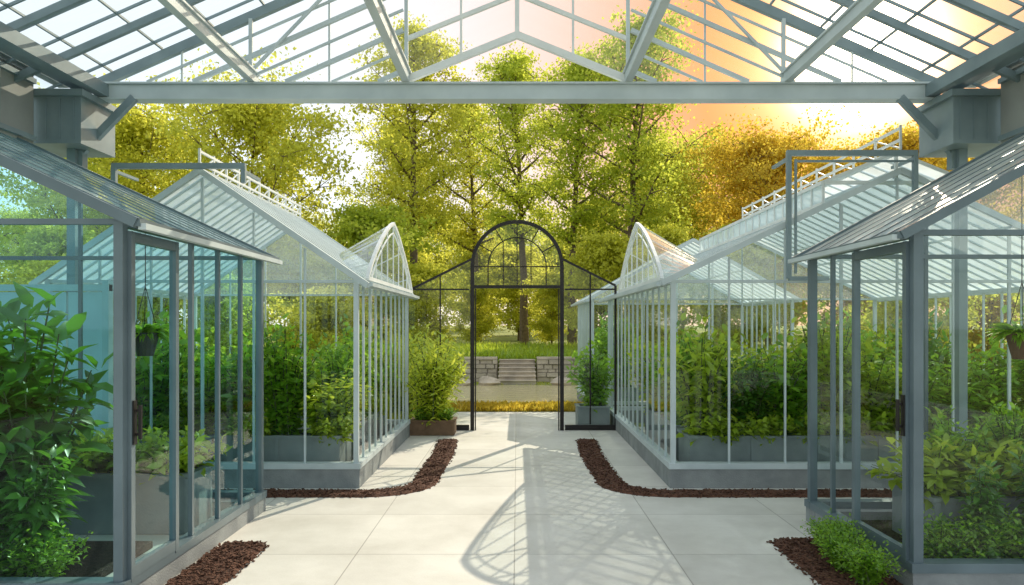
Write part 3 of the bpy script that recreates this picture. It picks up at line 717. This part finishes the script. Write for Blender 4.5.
def stonewall(x0, x1, label):
    R = root("stone_wall", ((x0+x1)/2, 22.2, 0), label, "wall"); b = MB(); z = 0; rng = random.Random(int(x0*10))
    while z < .62:
        hh = rng.uniform(.1, .17); x = x0
        while x < x1-.02:
            l = min(rng.uniform(.2, .45), x1-x); j = rng.uniform(-.05, .03)
            b.box(x+.012, x+l-.012, 22.05+j, 22.45, z+.01, min(z+hh, .66)-.006); x += l
        z += hh
    b.box(x0, x1, 22.14, 22.4, 0, .6); b.obj("masonry", STONE, R)
    c = MB(); x = x0
    while x < x1-.05:
        l = min(.8, x1-x); c.box(x+.005, x+l-.005, 22.0, 22.5, .665, .73); x += l
    c.obj("coping", STONE, R)
stonewall(-9, -.58, "dry stone retaining wall beside the garden steps"); stonewall(.58, 9, "dry stone retaining wall beside the garden steps")
R = root("garden_steps", (0, 21.9, 0), "short flight of pale stone steps up to a terrace", "steps"); 
for k in range(6):
    b = MB(); b.box(-.53+.002*k, .53-.002*k, 21.0+k*.26, 22.6, k*.105, (k+1)*.105-.002); b.box(-.54, .54, 20.96+k*.26, 21.3+k*.26, (k+1)*.105, (k+1)*.105+.022); b.obj("step", STONE, R)
rng = random.Random(9)
for i in range(16):
    a = math.pi*(.12+.76*i/15); x = .2+7.2*math.cos(a)*.6; y = 18.4+2.5*math.sin(a)
    if abs(x) < .8: continue
    b = MB(); r = rng.uniform(.14, .27); u = 10; v = 6; ph = rng.uniform(0, 6)
    for j in range(v+1):
        for k in range(u):
            th = math.pi*j/v; p = 2*math.pi*k/u; q = r*(1+.16*math.sin(3*p+ph)+.12*math.cos(2*th*2+p+ph))
            b.v.append((x+q*math.sin(th)*math.cos(p)*1.3, y+q*math.sin(th)*math.sin(p), .08+q*.7*math.cos(th)))
    for j in range(v):
        for k in range(u): b.f.append((j*u+k, (j+1)*u+k, (j+1)*u+(k+1) % u, j*u+(k+1) % u))
    o = b.obj("boulder", STONE, None, origin=(x, y, 0)); o["label"] = "weathered grey boulder at the pond edge"; o["category"] = "rock"; o["group"] = "boulders around the pond"

# ------------------------------------------------------------------ planters + plants
def planter(x0, x1, y0, y1, z0, h, mat=PLANT, label="long grey zinc planter box filled with soil"):
    R = root("planter_box", ((x0+x1)/2, (y0+y1)/2, z0), label, "planter", "planter boxes"); b = MB(); t = .04
    b.box(x0, x1, y0, y0+t, z0, z0+h); b.box(x0, x1, y1-t, y1, z0, z0+h); b.box(x0, x0+t, y0+t, y1-t, z0, z0+h-.002); b.box(x1-t, x1, y0+t, y1-t, z0, z0+h-.002)
    b.box(x0-.015, x1+.015, y0-.015, y0+t+.01, z0+h, z0+h+.03); b.box(x0-.015, x1+.015, y1-t-.01, y1+.015, z0+h, z0+h+.03)
    b.box(x0-.013, x0+t+.01, y0+t+.01, y1-t-.01, z0+h, z0+h+.028); b.box(x1-t-.01, x1+.013, y0+t+.01, y1-t-.01, z0+h, z0+h+.028)
    n = max(1, int((x1-x0)/.45))
    for k in range(n+1):
        x = x0+.02+(x1-x0-.04)*k/n; b.box(x-.018, x+.018, y0-.012, y0-.001, z0, z0+h-.003)
    b.obj("box", mat, R)
    s = MB(); s.add([(x0+t, y0+t, z0+h-.05), (x1-t, y0+t, z0+h-.05), (x1-t, y1-t, z0+h-.05), (x0+t, y1-t, z0+h-.05)], [(0,1,2,3)]); s.obj("soil", SOIL, R)
    return z0+h-.05
SA = shrub("broadleaf_plant", "tall laurel-like plant with large glossy dark green leaves", "plant", 101, 2.05, .42, 15, 640, .25, LEAF_DK, asp=.42, low=.06)
SB = shrub("leafy_bush", "dense leafy green bush growing in a planter", "plant", 102, 1.4, .46, 34, 2200, .11, LEAF_MD, asp=.5, low=.05, jitter=.05)
SB2 = shrub("leafy_bush", "dense leafy green bush growing in a planter", "plant", 103, 1.35, .5, 26, 1300, .16, LEAF_MD, asp=.45, low=.05, jitter=.05)
SC = shrub("foliage_plant", "low spreading plant with bright green leaves", "plant", 104, .5, .42, 24, 800, .13, LEAF_BR, asp=.5, low=.1, spread=1.1)
SD = shrub("bamboo_plant", "potted plant with arching lime-green leafy canes", "plant", 105, 1.4, .5, 54, 3600, .12, LEAF_LM, asp=.34, low=.06, up=.2, jitter=.06)
SE = shrub("low_shrub", "small-leaved green shrub at the greenhouse base", "plant", 106, .5, .36, 44, 2600, .05, LEAF_MD, asp=.5, low=.1)
used = {}
def pl(r, x, y, z, rz=0, s=1.0, mat=None, label=None):
    if r.name not in used:
        used[r.name] = 1
        r.location = (x, y, z); r.rotation_euler = (0, 0, rz); r.scale = (s, s, s) if not isinstance(s, tuple) else s
        if label: r["label"] = label
        return r
    return copy_thing(r, (x, y, z), rz, s, mat, label)
rr = random.Random(5)
for i, (x, y, s) in enumerate([(-3.2, 4.95, .95), (-3.65, 4.9, .9), (-4.0, 5.3, .98), (-3.55, 5.4, .9), (-3.35, 4.68, .66), (-3.02, 4.68, .5), (-3.75, 4.65, .6)]):
    pl(SA, x, y, .03, i*1.3, s)
b = MB(); b.box(-6.8, -2.72, 4.6, 5.6, .01, .06); o = b.obj("soil_bed", SOIL); o["kind"] = "structure"
for x, y, s in ((-2.95, 4.65, .8), (-3.25, 4.6, 1.0), (-3.6, 4.62, .9)): pl(SE, x, y, .05, x*7, s, LEAF_DK)
zt = planter(-4.1, -2.6, 5.95, 6.4, .01, .45)
for i, x in enumerate((-2.8, -3.15, -3.5, -3.9)): pl(SC, x, 6.17, zt, i*2.3, .85)
b = MB(); b.box(2.75, 7.1, 4.85, 6.2, .01, .06); o = b.obj("soil_bed", SOIL); o["kind"] = "structure"
zt = planter(2.95, 4.9, 5.3, 5.9, .06, .36)
for i in range(7):
    pl(SC, 3.1+i*.27, 5.55+(i % 2)*.1, zt, i*2.1, rr.uniform(.85, 1.05))
for i, x in enumerate((3.3, 3.75, 4.2, 4.6)): pl(SB if i % 2 else SB2, x, 5.68, zt, i*2, .5+.06*i)
for i, (x, y, s) in enumerate([(2.26, 5.3, .62), (2.2, 5.05, .58), (2.22, 4.75, .6), (2.3, 5.6, .48), (2.85, 4.98, .8), (3.2, 5.0, .9), (3.6, 5.0, .85)]):
    pl(SE, x, y, .02, i*1.9, s)
for i, (x, s) in enumerate([(2.95, .6), (3.35, .75), (3.7, .8), (4.05, .8)]): pl(SC, x, 5.02, .05, i*3.1, s, LEAF_DK)
for i, (x, s) in enumerate([(3.15, .36), (3.55, .42)]): pl(SA, x, 5.08, .05, i*3.1, s)
def fill(sgn, xin, wmax, front_y):
    a = .22; k = 0
    while a < wmax:
        b_ = min(a+1.35, wmax); x0, x1 = sorted((xin+sgn*a, xin+sgn*b_))
        zt = planter(x0+.01, x1-.01, front_y, front_y+.55, .01, .46)
        n = max(1, int((x1-x0)/.42))
        for j in range(n):
            x = x0+(x1-x0)*(j+.5)/n
            q = rr.random()
            pl(SB if (k+j) % 2 else SB2, x, front_y+.28+rr.uniform(-.05, .05), zt, rr.uniform(0, 6), (rr.uniform(.85, 1.05), rr.uniform(.85, 1), rr.uniform(.62, 1.1)), LEAF_BR if q < .45 else (LEAF_DK if q > .85 else None))
            if (j+k) % 2 == 0 or sgn > 0: pl(SC, x+.15, front_y+.1, zt, rr.uniform(0, 6), rr.uniform(.6, .85))
        a = b_+.0; k += 1
fill(-1, -1.65, 2.95, 7.95); fill(-1, -1.65, 2.95, 10.2)
fill(1, 1.6, 4.3, 7.95); fill(1, 1.6, 4.3, 10.2)
for sgn, xin in ((-1, -1.65), (1, 1.6)):
    x0, x1 = sorted((xin+sgn*.22, xin+sgn*.75)); 
    R_ = planter(x0, x1, 8.75, 10.05, .01, .46)
    for yy in (8.95, 9.4, 9.85): pl(SB if yy < 9.2 else SB2, (x0+x1)/2, yy, R_, rr.uniform(0, 6), rr.uniform(.75, .95))
zt = planter(1.65, 2.3, 14.1, 16.5, .01, .46)
for y in (14.3, 14.8, 15.4, 16.0, 16.4): pl(SB, 1.95, y, zt, y, rr.uniform(.9, 1.1))
zt = planter(-1.62, -.95, 11.3, 11.75, .008, .2, WOODP, "low brown wooden planter beside the arched doorway")
pl(SD, -1.3, 11.5, zt, 0, (1.05, 1.0, 1.0)); pl(SE, -1.1, 11.45, zt, 0, .6); pl(SE, -1.45, 11.42, zt, 1, .6)
zt = planter(.98, 1.5, 12.15, 12.6, .008, .32, PLANT, "grey zinc planter behind the glass doorway wall")
pl(SB2, 1.25, 12.38, zt, 2, .85)
pl(SD, -1.5, 13.2, 0, 1, 1.2); pl(SD, -2.2, 14.2, 0, 3, 1.3); pl(SB, -2.8, 13.3, 0, 3, 1.3)

def hang(x, y, z, ztop, mat, label, s):
    R = root("hanging_basket", (x, y, z), label, "hanging plant pot"); b = MB()
    prof = [(.07, -.1), (.115, .09), (.125, .09), (.125, .11), (.105, .11), (.1, .07)]
    n = 18
    for r, zz in prof:
        for k in range(n): a = 2*math.pi*k/n; b.v.append((x+r*math.cos(a)*s, y+r*math.sin(a)*s, z+zz*s))
    for j in range(len(prof)-1):
        for k in range(n): b.f.append((j*n+k, j*n+(k+1) % n, (j+1)*n+(k+1) % n, (j+1)*n+k))
    b.f.append(tuple(range(n))[::-1]); b.f.append(tuple(range((len(prof)-1)*n, len(prof)*n)))
    b.obj("pot", mat, R, smooth=False)
    c = MB()
    for k in range(3):
        a = 2*math.pi*k/3; c.tube([(x+.115*s*math.cos(a), y+.115*s*math.sin(a), z+.1*s), (x, y, z+.45)], [.003, .003], 4)
    c.tube([(x, y, z+.45), (x, y, ztop)], [.004, .004], 4); c.obj("cord", BLACK, R)
    rng = np.random.default_rng(int(abs(x)*100)); n = 160
    a = rng.uniform(0, 6.28, n); D = np.column_stack([np.cos(a), np.sin(a), rng.uniform(-.2, 1.6, n)])
    C = np.column_stack([np.cos(a)*.05, np.sin(a)*.05, np.full(n, .1*s)])
    ln = rng.uniform(.08, .17, n); link("foliage", leaves_mesh("foliage", C, D, np.tile([0, 0, 1.], (n, 1)), ln, ln*.25, rng, LEAF_MD, droop=.5), R)
hang(-2.85, 5.75, 1.52, 2.5, POTB, "small black pot hanging on cords from the roof", .85)
hang(3.5, 5.2, 1.52, 2.75, POTT, "dark brown pot of trailing fern hanging on cords", .85)
print("done", len(bpy.data.objects))
